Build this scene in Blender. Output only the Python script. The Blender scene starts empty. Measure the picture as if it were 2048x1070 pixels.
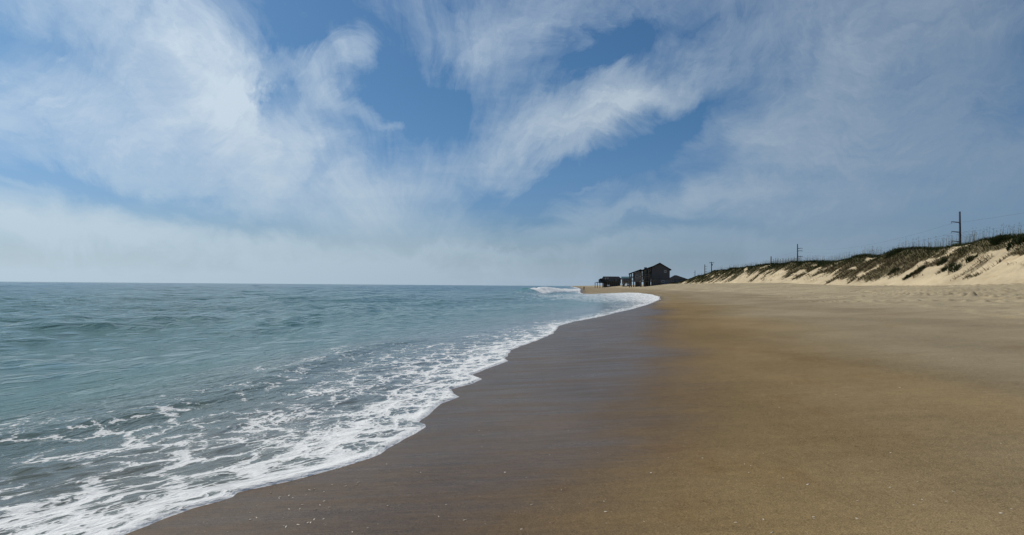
import bpy, bmesh, math, random
import numpy as np
from mathutils import Vector, Matrix

random.seed(7); np.random.seed(7)
S = bpy.context.scene
COL = S.collection

# ------------------------------------------------------------------ camera, sky, sun, exposure
F = 1334.0 / 2048.0            # focal length over frame width
EYE = 2.0
PITCH = math.atan(36 / 1334.0)
ROLL = math.atan(0.0078)
cam = bpy.data.cameras.new("camera"); camo = bpy.data.objects.new("camera", cam); COL.objects.link(camo)
cam.sensor_width = 36.0; cam.lens = 36.0 * F
cam.clip_start = 0.05; cam.clip_end = 60000.0
camo.matrix_world = (Matrix.Translation((0, 0, EYE)) @ Matrix.Rotation(math.pi / 2 + PITCH, 4, 'X')
                     @ Matrix.Rotation(ROLL, 4, 'Z'))
S.camera = camo
S.view_settings.view_transform = 'Standard'; S.view_settings.look = 'None'
S.view_settings.exposure = 0.18; S.view_settings.gamma = 1.0
S.render.engine = 'CYCLES'
S.cycles.max_bounces = 6; S.cycles.sample_clamp_indirect = 4.0; S.cycles.caustics_reflective = False

SUN_AZ, SUN_EL = math.radians(-58), math.radians(47)       # azimuth from +Y towards +X
sd = Vector((math.sin(SUN_AZ) * math.cos(SUN_EL), math.cos(SUN_AZ) * math.cos(SUN_EL), math.sin(SUN_EL)))
sl = bpy.data.lights.new("sun", 'SUN'); sl.energy = 3.2; sl.angle = math.radians(0.6); sl.color = (1, .93, .82)
so = bpy.data.objects.new("sun", sl); COL.objects.link(so); so.rotation_euler = sd.to_track_quat('Z', 'Y').to_euler()


class NT:
    """small helper around a node tree"""
    def __init__(self, tree):
        self.t = tree; self.n = tree.nodes; self.l = tree.links; self.n.clear()

    def node(self, typ, ins=None, **props):
        nd = self.n.new(typ)
        for k, v in props.items(): setattr(nd, k, v)
        for k, v in (ins or {}).items():
            sk = nd.inputs[k]
            if isinstance(v, bpy.types.NodeSocket): self.l.new(v, sk)
            else: sk.default_value = v
        return nd

    def math(self, op, a, b=0.0, c=0.0, clamp=False):
        nd = self.node('ShaderNodeMath', {0: a, 1: b, 2: c}, operation=op); nd.use_clamp = clamp
        return nd.outputs[0]

    def vmath(self, op, a, b=(0, 0, 0)):
        nd = self.node('ShaderNodeVectorMath', {0: a, 1: b}, operation=op)
        return nd.outputs['Value'] if op in ('DOT_PRODUCT', 'LENGTH') else nd.outputs['Vector']

    def scale(self, a, f):
        return self.node('ShaderNodeVectorMath', {0: a, 'Scale': f}, operation='SCALE').outputs['Vector']

    def ramp(self, v, lo, hi, a=0.0, b=1.0, smooth=True):
        nd = self.node('ShaderNodeMapRange', {'Value': v, 'From Min': lo, 'From Max': hi, 'To Min': a, 'To Max': b})
        nd.interpolation_type = 'SMOOTHSTEP' if smooth else 'LINEAR'
        return nd.outputs[0]

    def mix(self, f, a, b):
        nd = self.n.new('ShaderNodeMix'); nd.data_type = 'RGBA'
        for sk, v in ((nd.inputs[0], f), (nd.inputs[6], a), (nd.inputs[7], b)):
            if isinstance(v, bpy.types.NodeSocket): self.l.new(v, sk)
            elif sk.type == 'RGBA': sk.default_value = tuple(v) + ((1,) if len(v) == 3 else ())
            else: sk.default_value = v
        return nd.outputs[2]

    def noise(self, vec, scale, detail=4, rough=.5, dist=0.0, color=False):
        nd = self.node('ShaderNodeTexNoise', {'Vector': vec, 'Scale': scale, 'Detail': detail, 'Roughness': rough, 'Distortion': dist})
        return nd.outputs['Color' if color else 'Fac']

    def mapping(self, vec, loc=(0, 0, 0), rot=(0, 0, 0), scl=(1, 1, 1), kind='POINT'):
        return self.node('ShaderNodeMapping', {'Vector': vec, 'Location': loc, 'Rotation': rot, 'Scale': scl}, vector_type=kind).outputs[0]

    def attr(self, name):
        return self.node('ShaderNodeAttribute', attribute_name=name)


def pix_ray(px, py):
    """direction in the world of a point of the 2048 x 1070 photograph"""
    u, v = (px - 1024) / 1334.0, -(py - 535) / 1334.0
    c, s = math.cos(ROLL), math.sin(ROLL)
    a, b = u * c - v * s, u * s + v * c
    cp, sp = math.cos(PITCH), math.sin(PITCH)
    return Vector((a, cp - b * sp, sp + b * cp)).normalized()


def at(px, py, Y):
    r = pix_ray(px, py); return Vector((0, 0, EYE)) + r * (Y / r.y)


def stereo(px, py):
    r = pix_ray(px, py); return Vector((r.x / (1 + r.y), r.z / (1 + r.y), 0))


W = bpy.data.worlds.new("World"); S.world = W; W.use_nodes = True
w = NT(W.node_tree)
tc = w.node('ShaderNodeTexCoord').outputs['Generated']
sky = w.node('ShaderNodeTexSky', sky_type='NISHITA', sun_disc=False, sun_elevation=SUN_EL, sun_rotation=SUN_AZ,
             altitude=0.0, air_density=1.0, dust_density=1.3, ozone_density=2.6)
sep = w.node('ShaderNodeSeparateXYZ', {0: tc})
dx, dy, dz = sep.outputs
den = w.math('ADD', dy, 1.0001)
uv = w.node('ShaderNodeCombineXYZ', {0: w.math('DIVIDE', dx, den), 1: w.math('DIVIDE', dz, den), 2: 0.0}).outputs[0]
# wispy warp of the cloud field
n1 = w.vmath('SUBTRACT', w.noise(uv, 4.0, 5, .55, 0.3, True), (.5, .5, .5))
n2 = w.vmath('SUBTRACT', w.noise(uv, 14.0, 7, .65, 0.8, True), (.5, .5, .5))
uvw = w.vmath('ADD', uv, w.vmath('ADD', w.scale(n1, .085), w.scale(n2, .055)))
# cirrus banks and blue gaps: (px, py, radius along, radius across, angle, amount)
BLOBS = [
    (330, 170, 380, 190, -38, .40), (440, 60, 230, 75, -32, .42), (440, 130, 300, 60, -40, .22), (70, 200, 220, 80, -18, .36),
    (640, 330, 330, 85, -40, .34), (500, 240, 260, 70, -48, .24), (690, 95, 70, 50, 70, .26), (665, 150, 90, 60, 60, .20), (655, 190, 90, 62, -45, .40),
    (725, 235, 95, 34, -40, .30), (775, 256, 38, 16, 12, .34), (645, 118, 100, 36, 28, .42),
    (1180, 205, 320, 88, 22, .50), (1300, 158, 150, 55, 8, .40), (1010, 275, 300, 88, 22, .36), (1130, 290, 190, 24, 36, .24),
    (1240, 130, 70, 30, 15, .2), (1200, 210, 180, 40, 24, .2),
    (1830, 180, 560, 420, 0, .54), (1560, 260, 240, 300, 15, .24), (250, 460, 660, 56, -6, .40), (0, 420, 330, 55, -12, .34), (330, 250, 520, 260, -25, .20), (830, 410, 260, 60, -30, .30),
    (1400, 388, 170, 34, 14, .34), (1230, 425, 290, 30, 10, .26), (1040, 60, 420, 110, 16, .27), (960, 110, 200, 50, 24, .2),
    (940, 480, 900, 40, 0, .20), (1130, 478, 420, 18, 2, .14), (300, 520, 800, 60, 0, .16), (1400, 500, 500, 40, 3, .12), (45, 345, 80, 9, -22, .3), (1140, 378, 60, 10, 8, .25), (130, 90, 30, 10, -15, .2),
    (820, 175, 190, 120, -35, -.37), (575, 90, 130, 60, -32, -.42), (572, 225, 95, 34, -75, -.50), (690, 30, 200, 40, -8, -.10),
    (340, 395, 460, 36, -11, -.46), (90, 325, 220, 34, -14, -.14), (980, 400, 270, 44, 16, -.36), (1340, 260, 240, 46, 42, -.42),
    (1180, 340, 260, 36, 26, -.30), (70, 60, 210, 50, -15, -.32), (1230, 80, 190, 40, 14, -.26), (675, 350, 34, 70, -40, -.26),
    (1100, 455, 420, 24, 3, -.26), (1650, 430, 300, 30, 4, -.14),
]
total = None
for px, py, ra, rb, ang, amp in BLOBS:
    c = stereo(px, py); a = math.radians(ang)
    va = stereo(px + ra * math.cos(a), py - ra * math.sin(a)) - c
    vb = stereo(px - rb * math.sin(a), py - rb * math.cos(a)) - c
    m = w.mapping(uvw, c, (0, 0, math.atan2(va.y, va.x)), (va.length * 1.25, vb.length * 1.25, 1), 'TEXTURE')
    g = w.node('ShaderNodeTexGradient', {0: m}, gradient_type='SPHERICAL').outputs['Fac']
    g = w.ramp(g, 0, .95, 0, amp)
    total = g if total is None else w.math('ADD', total, g)
# thin fibres: stretched noise, finer towards the horizon (flat cloud deck seen edge on)
zc = w.math('ADD', w.math('MAXIMUM', dz, 0.0), .10)
deck = w.node('ShaderNodeCombineXYZ', {0: w.math('DIVIDE', dx, zc), 1: w.math('DIVIDE', dy, zc), 2: 0.0}).outputs[0]
deck = w.vmath('ADD', deck, w.scale(n1, .5))
f1 = w.noise(w.mapping(deck, rot=(0, 0, math.radians(35)), scl=(.7, 1.7, 1)), 1.2, 8, .6, .5)
f2 = w.noise(uvw, 7.0, 9, .72, 1.6)
# fibres of cirrus drawn out from where the bands run together over the horizon
rel_ = w.node('ShaderNodeSeparateXYZ', {0: w.vmath('SUBTRACT', w.vmath('ADD', uv, w.scale(n1, .11)), tuple(stereo(830, 540)))})
ang_ = w.math('ARCTAN2', rel_.outputs[1], rel_.outputs[0])
len_ = w.math('SQRT', w.math('ADD', w.math('MULTIPLY', rel_.outputs[0], rel_.outputs[0]), w.math('MULTIPLY', rel_.outputs[1], rel_.outputs[1])))
f3 = w.noise(w.node('ShaderNodeCombineXYZ', {0: w.math('MULTIPLY', ang_, 5.0), 1: w.math('MULTIPLY', len_, 5.0), 2: 0.0}).outputs[0], 1.6, 7, .62, .5)
up = w.ramp(dz, .02, .16, .25, 1)
fib = w.math('ADD', w.math('MULTIPLY', w.math('SUBTRACT', f1, .5), .42), w.math('ADD', w.math('MULTIPLY', w.math('SUBTRACT', f2, .5), .78), w.math('MULTIPLY', w.math('SUBTRACT', f3, .5), .62)))
hz_ = w.math('ADD', w.ramp(dz, 0.0, .22, .48, 0), w.ramp(dz, 0.0, .05, .5, 0))
total = w.math('MULTIPLY', w.math('ADD', total, .07), w.ramp(f2, .25, .7, .62, 1.22, False))
dens = w.math('ADD', w.math('ADD', total, hz_), w.math('MULTIPLY', fib, up))
cover = w.ramp(dens, -.05, 1.08, 0.0, .97, smooth=False)
cosu = w.vmath('DOT_PRODUCT', tc, tuple(sd))
lit = w.ramp(cosu, -.1, .95, 0, 1, smooth=False)
ccol = w.mix(lit, (1.85, 2.45, 3.15), (6.5, 7.6, 8.6))
low = w.ramp(dz, 0.02, .22, 1, 0)
ccol = w.mix(w.math('MULTIPLY', low, .92), ccol, w.mix(lit, (1.50, 2.30, 3.40), (5.6, 6.9, 7.7)))
SKYG = w.mix(1.0, sky.outputs[0], (1, 1, 1))
skyc = w.n[-1]; skyc.blend_type = 'MULTIPLY'
w.l.new(w.mix(w.ramp(dz, .03, .30, 0, 1), (.385, .535, .745), (.31, .52, .67)), skyc.inputs[7])
bgc = w.mix(cover, SKYG, ccol)
bg = w.node('ShaderNodeBackground', {'Color': bgc, 'Strength': 0.094})
w.node('ShaderNodeOutputWorld', {'Surface': bg.outputs[0]})
W.cycles.sampling_method = 'MANUAL'; W.cycles.sample_map_resolution = 512


# ------------------------------------------------------------------ numpy noise and the lie of the land
def vnoise(x, y, seed=0):
    xi = np.floor(x).astype(np.int64); yi = np.floor(y).astype(np.int64)
    xf = x - xi; yf = y - yi
    def h(a, b):
        n = (a * 374761393 + b * 668265263 + seed * 974634777) & 0x7fffffff
        n = ((n ^ (n >> 13)) * 1274126177) & 0x7fffffff
        n = n ^ (n >> 16)
        return (n & 0xffff) / 65535.0
    u = xf * xf * (3 - 2 * xf); v = yf * yf * (3 - 2 * yf)
    return (h(xi, yi) * (1 - u) + h(xi + 1, yi) * u) * (1 - v) + (h(xi, yi + 1) * (1 - u) + h(xi + 1, yi + 1) * u) * v


def fbm(x, y, seed=0, oct=4, gain=.5):
    a, s, t = 1.0, 0.0, 0.0
    for i in range(oct):
        s = s + a * vnoise(x * 2 ** i + 17.3 * i, y * 2 ** i - 9.1 * i, seed + i); t += a; a *= gain
    return s / t


def sstep(a, b, x):
    t = np.clip((x - a) / (b - a), 0, 1); return t * t * (3 - 2 * t)


XS_T = np.array([(-400, -130), (-60, -24), (-30, -15), (-15, -9.5), (-5, -6.2), (0, -4.6), (5, -3.1), (8, -1.95), (12, -1.15), (16, -.55), (21, .1), (28, 1.6), (35, 3.0), (43, 5.4), (50, 7.6), (57, 10),
                 (77, 15.6), (98, 20.6), (125, 22.3), (165, 22.0), (200, 23.0), (250, 26.5), (386, 40.2), (600, 61), (1000, 97), (3000, 275), (9000, 800), (30000, 2500)], float)
def xs(y): return np.interp(y, XS_T[:, 0], XS_T[:, 1])
def xs_smooth(y):
    d = np.maximum(1.0, np.abs(y) * .06)
    return (xs(y - 2 * d) + 2 * xs(y - d) + 3 * xs(y) + 2 * xs(y + d) + xs(y + 2 * d)) / 9

EDGE = np.array([(-400, -131), (-60, -24.5), (-30, -15.4), (-15, -10), (-8, -7.6), (-3, -5.7), (1, -4.5), (3.4, -3.6), (5.34, -3.06), (5.56, -2.98), (5.73, -2.94), (6.0, -2.81), (6.17, -2.65), (6.3, -2.575), (6.41, -2.59), (6.47, -2.59), (6.62, -2.37), (6.83, -2.14),
                 (7.08, -1.94), (7.28, -1.79), (7.59, -1.59), (7.79, -1.5), (8.1, -1.45), (8.54, -1.34), (9.06, -1.19), (9.31, -1.16), (9.54, -1.21), (9.68, -1.32),
                 (10.23, -1.23), (11.27, -1.16), (11.93, -.9), (12.31, -1.04), (12.89, -1.14), (13.5, -.81), (14.22, -.61), (15, -.87), (16.1, -.56), (17.61, -.07),
                 (18.46, -.15), (20.91, .02), (24.64, 1.02), (27.76, 1.72), (33.74, 2.42), (37.64, 3.49), (43.39, 5.77), (50.08, 7.82), (56.67, 10.04), (76.68, 15.88),
                 (98.2, 21.74), (116, 25.6), (134.6, 28.2), (155, 29.2), (163, 28.2), (169, 25), (174, 20.5), (182, 19.4), (200, 20.6), (250, 25.6), (386, 40.0), (600, 60.5), (1000, 96), (3000, 272), (9000, 795), (30000, 2480)], float)
def edge_x(y):
    x = np.interp(y, EDGE[:, 0], EDGE[:, 1])
    amp = np.interp(np.abs(y), [0, 10, 40, 100, 400], [.02, .035, .12, .4, 1.0])
    fr = np.interp(np.abs(y), [0, 10, 40, 100, 400], [4, 3.2, 1.2, .5, .2])
    return x + amp * (fbm(y * 1.9, y * 0 + 3.1, 5, 4) - .5) * 2 * .9

CREST = np.array([(-200, 7.4), (40, 7.6), (60, 7.8), (78, 7.9), (94, 8.1), (109, 8.0), (119, 7.8), (131, 7.3), (145, 7.45), (163, 7.8), (186, 8.3), (215, 8.7), (248, 8.6), (279, 8.2), (318, 7.2), (352, 6.2), (420, 4.3), (600, 3.6), (3000, 3.4)], float)


def land(x, y, dune=True):
    """height of the sand, without small ripples"""
    s = x - xs_smooth(y)
    k = 1 + .42 * sstep(70, 220, y)
    z = np.where(s < 0, .055 * s, np.interp(s, [0, 5, 10, 18, 24, 30, 38, 44, 60], [0, .275, .56, 1.0, 1.45, 2.02, 2.6, 2.98, 3.0]) * np.where(s > 0, k, 1))
    z = np.minimum(z, 3.05)
    z = np.maximum(z, -4.0)
    if not dune: return z
    # dune
    q = x - (.125 * y - 4.0)
    toe = 45.0 + 1.6 * (fbm(y / 19.0, y * 0 + .5, 31, 2) - .5)
    cr = 53.5 + 3.0 * (fbm(y / 17.0, y * 0 + 4.5, 37, 3) - .5)
    hc = np.interp(y, CREST[:, 0], CREST[:, 1]) + 1.3 * (fbm(y / 7.0, q / 9.0, 41, 4) - .5)
    f = np.clip((q - toe) / (cr - toe), 0, 1)
    face = z + (hc - z) * (f * f / (f + .10) * 1.10)
    gully = ((fbm(y / 1.5, q / 14.0, 47, 3) - .5) * .8 + (fbm(y / 4.5, q / 8.0, 48, 2) - .5) * .9) * np.sin(np.pi * np.clip(f, 0, 1)) * sstep(.1, .4, f)
    back = hc - (hc - 4.0) * sstep(60, 92, q) + .8 * (fbm(x / 6.0, y / 6.0, 43, 3) - .5) * sstep(0, 6, q - cr)
    dz_ = np.where(f < 1, face + gully, back)
    ends = 1 - sstep(330, 470, y)
    dz_ = z + (dz_ - z) * np.where(q > toe - .5, np.maximum(ends, .12), 0)
    return np.where(q > toe, np.maximum(dz_, z), z), s, q, f


def land_z(x, y): return float(land(np.array([float(x)]), np.array([float(y)]))[0][0])


def mesh_grid(name, P, closed=False):
    """quad sheet from an array of points (rows, cols, 3)"""
    R, C = P.shape[:2]
    me = bpy.data.meshes.new(name)
    idx = np.arange(R * C).reshape(R, C)
    if closed:
        nx = np.roll(idx, -1, axis=1); q = np.stack([idx[:-1], nx[:-1], nx[1:], idx[1:]], -1).reshape(-1, 4)
    else:
        q = np.stack([idx[:-1, :-1], idx[:-1, 1:], idx[1:, 1:], idx[1:, :-1]], -1).reshape(-1, 4)
    me.vertices.add(R * C); me.vertices.foreach_set('co', P.reshape(-1).astype(np.float32))
    n = len(q); me.loops.add(n * 4); me.polygons.add(n)
    me.loops.foreach_set('vertex_index', q.reshape(-1).astype(np.int32))
    me.polygons.foreach_set('loop_start', np.arange(0, n * 4, 4, dtype=np.int32))
    me.polygons.foreach_set('use_smooth', np.ones(n, bool))
    me.update(calc_edges=True)
    return me


def fattr(me, name, arr):
    a = me.attributes.new(name, 'FLOAT', 'POINT'); a.data.foreach_set('value', np.asarray(arr, np.float32).reshape(-1))


def link(name, me, mat=None, parent=None):
    o = bpy.data.objects.new(name, me); COL.objects.link(o)
    if mat is not None and me is not None and not me.materials: me.materials.append(mat)
    if parent: o.parent = parent
    return o


def tag(o, label=None, cat=None, group=None, kind=None):
    for k, v in (('label', label), ('category', cat), ('group', group), ('kind', kind)):
        if v: o[k] = v
    return o


def material(name):
    m = bpy.data.materials.new(name); m.use_nodes = True
    return m, NT(m.node_tree)


# ------------------------------------------------------------------ sand
def sand_material():
    m, t = material("beach_sand")
    pos = t.node('ShaderNodeNewGeometry').outputs['Position']
    wet, damp, dry, veg, dune = (t.attr(a).outputs['Fac'] for a in ('wet', 'damp', 'dry', 'veg', 'dune'))
    big = t.noise(t.mapping(pos, scl=(.35, .16, .3)), 1.0, 5, .55)
    streak = t.noise(t.mapping(pos, scl=(.5, 2.6, 1), rot=(0, 0, .12)), 1.0, 5, .6, .4)
    rip = t.noise(t.mapping(pos, scl=(1.6, 15, 4), rot=(0, 0, .10)), 1.0, 4, .6, .6)
    med = t.noise(pos, 9.0, 5, .6)
    grain = t.noise(pos, 95.0, 3, .75)
    grain2 = t.noise(pos, 38.0, 4, .7)
    # base colours by how wet the sand is
    c = t.mix(damp, (.245, .200, .128), (.196, .139, .068))
    c = t.mix(dry, c, (.33, .275, .18))
    c = t.mix(t.math('MULTIPLY', wet, .9), c, (.096, .060, .029))
    c = t.mix(dune, c, (.46, .38, .25))
    # patchy tone, streaks along the run of the swash, grains
    v = t.math('ADD', t.ramp(big, .25, .75, -.16, .16), t.ramp(streak, .25, .75, -.07, .07))
    v = t.math('ADD', v, t.math('MULTIPLY', t.ramp(rip, .3, .7, -.12, .12), t.math('ADD', .10, t.math('MULTIPLY', wet, .8))))
    v = t.math('ADD', v, t.ramp(med, .2, .8, -.10, .10))
    v = t.math('ADD', v, t.math('ADD', t.ramp(grain, .25, .75, -.75, .75, False), t.ramp(grain2, .25, .75, -.22, .22, False)))
    v = t.math('ADD', v, 1.0)
    cm = t.node('ShaderNodeVectorMath', {0: c, 'Scale': v}, operation='SCALE').outputs[0]
    # heavy-mineral (darker, redder) patches and pale shell grit
    hm = t.ramp(t.noise(t.mapping(pos, scl=(.8, .45, 1)), 1.0, 6, .62), .52, .72)
    cm = t.mix(t.math('MULTIPLY', hm, .35), cm, t.node('ShaderNodeVectorMath', {0: cm, 1: (.78, .62, .48)}, operation='MULTIPLY').outputs[0])
    vo = t.node('ShaderNodeTexVoronoi', {'Vector': pos, 'Scale': 26.0, 'Randomness': 1.0})
    spot = t.math('MULTIPLY', t.ramp(vo.outputs['Distance'], .10, .17, 1, 0), t.math('GREATER_THAN', t.node('ShaderNodeSeparateColor', {0: vo.outputs['Color']}).outputs[0], .955))
    cm = t.mix(t.math('MULTIPLY', spot, t.math('SUBTRACT', .8, t.math('MULTIPLY', dune, .8))), cm, (.40, .34, .25))
    # plant litter on the upper dune
    lit_ = t.mix(t.noise(pos, 2.2, 4, .6), (.075, .055, .03), (.05, .055, .022))
    cm = t.mix(t.math('MULTIPLY', veg, .82), cm, lit_)
    rough = t.ramp(wet, 0, 1, .95, .31, False)
    rough = t.math('ADD', rough, t.ramp(streak, .3, .7, -.05, .07))
    bs = t.math('MULTIPLY', rip, t.math('ADD', .10, t.math('MULTIPLY', wet, .9)))
    hgt = t.math('ADD', t.math('MULTIPLY', bs, .006), t.math('ADD', t.math('MULTIPLY', grain, .0022), t.math('MULTIPLY', t.math('MULTIPLY', med, t.math('ADD', .12, dry)), .03)))
    bump = t.node('ShaderNodeBump', {'Height': hgt, 'Strength': t.ramp(wet, 0, 1, .75, .42, False), 'Distance': 1.0})
    p = t.node('ShaderNodeBsdfPrincipled', {'Base Color': cm, 'Roughness': rough, 'IOR': 1.33, 'Normal': bump.outputs[0],
                                            'Specular IOR Level': t.ramp(wet, 0, 1, .08, .22, False)})
    t.node('ShaderNodeOutputMaterial', {'Surface': p.outputs[0]})
    return m


def dune_sheet(mat):
    yv = [-200, -120, -70, -40, -15, 0, 10, 20]
    while yv[-1] < 640: yv.append(yv[-1] + max(.14, yv[-1] * .0032))
    qv = np.concatenate([np.arange(42.5, 60, .22), np.arange(60, 80, .5), 80 + np.cumsum(np.linspace(1, 14, 30))])
    Yd, Q = np.meshgrid(np.array(yv), qv, indexing='ij'); Xd = Q + .125 * Yd - 4.0
    Zd, sd_, qd, fd_ = land(Xd, Yd)
    Zd = Zd - .06 * (1 - sstep(0, .03, fd_)) - .5 * (1 - sstep(42.5, 44.0, Q)) - 3.5 * sstep(600, 640, Yd) - .8 * sstep(.4, 1, (Yd - 470) / 200)
    me = mesh_grid("dune", np.stack([Xd, Yd, Zd], -1)[:, ::-1])
    r = lambda a: a[:, ::-1]
    zero = np.zeros_like(Q); fattr(me, 'wet', zero); fattr(me, 'damp', zero); fattr(me, 'dry', zero + .6); fattr(me, 'dune', zero + 1)
    fattr(me, 'veg', r(veg_mask(Yd, qd, fd_) * (1 - sstep(350, 480, Yd) * .5)))
    tag(link("dune", me, mat), kind='structure')


def veg_mask(y, q, f):
    st = .5 * fbm((y - q * .15) / 1.1, q / 8.0, 61, 3) + .5 * fbm((y - q * .15) / 3.2, q / 7.0, 62, 3)            # streaks running down the face
    bl = fbm(y / 14.0, q / 5.0, 67, 3)
    lo = np.interp(y, [60, 90, 130, 170, 230, 330], [.50, .46, .42, .36, .30, .25])
    m = sstep(0, .16, f - lo - (st - .5) * 1.9 - (bl - .5) * .6)
    bare = sstep(.62, .70, fbm(y / 6.0, q / 2.0, 71, 3)) * (f < 1)
    wisps = .75 * sstep(.60, .72, .6 * fbm((y - q * .12) / .8, q / 5.0, 73, 3) + .4 * fbm(y / 5.0, q / 4.0, 74, 2)) * sstep(.10, .22, f) * (f < 1)
    return np.maximum(m * (1 - bare), wisps)


az = np.concatenate([np.arange(-180, -50, 3.0), np.arange(-50, -20, .4), np.arange(-20, 50, .11), np.arange(50, 60, .5), np.arange(60, 180, 3.0)])
az = np.radians(az)
rad = [0.3]
while rad[-1] < 620: rad.append(rad[-1] + min(max(.05, rad[-1] * (.0052 if 17 < rad[-1] < 130 else .0085)), 2.2))
while rad[-1] < 30000: rad.append(rad[-1] * 1.1)
rad = np.array(rad)
RR, AA = np.meshgrid(rad, az, indexing='ij')
X = RR * np.sin(AA); Y = RR * np.cos(AA)
Z, s_, q_, f_ = land(X, Y)
Z = land(X, Y, False)
se = X - edge_x(Y)
# small relief: old footprints and wheel tracks on the dry upper beach
drym = sstep(14, 19, s_ + 2.2 * (fbm(X / 7, Y / 5, 3, 3) - .5) * 2 - .035 * np.maximum(0, 60 - Y) * .0) * (1 - sstep(0, .1, f_))
rel = (fbm(X / .55, Y / .55, 11, 3) - .5) * .12 * drym * np.clip(1.2 - RR / 120, 0, 1)
foot = np.zeros_like(Z)
rng = np.random.RandomState(4)
def dimple(cx, cy, rx, ry, ang, dep):
    r0 = math.hypot(cx, cy); i0, i1 = np.searchsorted(rad, [r0 - 1.2, r0 + 1.2])
    a0 = math.atan2(cx, cy); da = 1.3 / r0; j0, j1 = np.searchsorted(az, [a0 - da, a0 + da])
    if i1 <= i0 or j1 <= j0: return
    xx = X[i0:i1, j0:j1] - cx; yy = Y[i0:i1, j0:j1] - cy
    c, s2 = math.cos(ang), math.sin(ang)
    d = ((xx * c + yy * s2) / rx) ** 2 + ((-xx * s2 + yy * c) / ry) ** 2
    foot[i0:i1, j0:j1] += dep * (-np.exp(-d) + .45 * np.exp(-(np.sqrt(d) - 1.7) ** 2 / .25))
for k in range(9):                              # trails of footprints along the beach
    qx = rng.uniform(21, 41); y0 = rng.uniform(14, 50); hd = rng.uniform(-.25, .4)
    px_, py_ = xs(y0) + qx, y0
    for i in range(70):
        px_ += .75 * math.sin(hd); py_ += .75 * math.cos(hd); hd += rng.uniform(-.06, .06) + .02 * (.125 - hd)
        dimple(px_ + (.16 if i % 2 else -.16), py_, .17 + .002 * py_, .32 + .003 * py_, -hd, .11)
for k in range(420):
    y0 = rng.uniform(10, 130); dimple(xs(y0) + rng.uniform(18, 44), y0, rng.uniform(.2, .6), rng.uniform(.2, .5), rng.uniform(0, 3), rng.uniform(.05, .15))
rel += foot * (s_ > 15)
for off in (26.2, 27.9, 33.0, 34.7):            # wheel ruts
    path = off + 1.2 * np.sin(Y / 23.0 + off * .02)
    rel -= .05 * np.exp(-((q_ - path) / .17) ** 2) * (1 - sstep(150, 300, Y)) * (.6 + .8 * vnoise(Y / 1.3, off + Y * 0, 9))
# the low lip where the last high tide stopped
lip = s_ - 19.0 - 2.5 * (fbm(Y / 9, Y * 0, 15, 3) - .5) * 2
rel += .07 * sstep(-.25, .25, lip) * np.exp(-np.clip(lip, 0, None) / 2.5)
P = np.stack([X, Y, Z + rel], -1)
sme = mesh_grid("beach", P, closed=True)
# how wet the sand is: the swash has just run back from a strip a few metres wide
wn = (fbm(X / 2.5, Y / 5.0, 21, 4) - .5)
wid = np.interp(Y, [0, 6, 20, 34, 50, 62, 80, 98, 160, 250], [4.2, 4.2, 5.2, 5.6, 4.4, 2.4, 1.0, .6, .5, 2.0])
fattr(sme, 'wet', 1 - sstep(wid - 2.0, wid + 1.3, se + wn * 1.8))
dmp = sstep(.5, 2.5, se) * (1 - sstep(wid + .8, wid + 7.0, se + (fbm(X / 3.5, Y / 9.0, 23, 4) - .5) * 4)) * np.interp(Y, [0, 60, 110, 200], [1, 1, .55, .15])
fattr(sme, 'damp', dmp)
fattr(sme, 'dry', np.clip(drym, 0, 1) * (.75 + .5 * fbm(X / 4, Y / 2, 25, 3)))
fattr(sme, 'veg', 0 * Z); fattr(sme, 'dune', 0 * Z)
SAND = sand_material()
tag(link("beach", sme, SAND), kind='structure')
dune_sheet(SAND)


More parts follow.
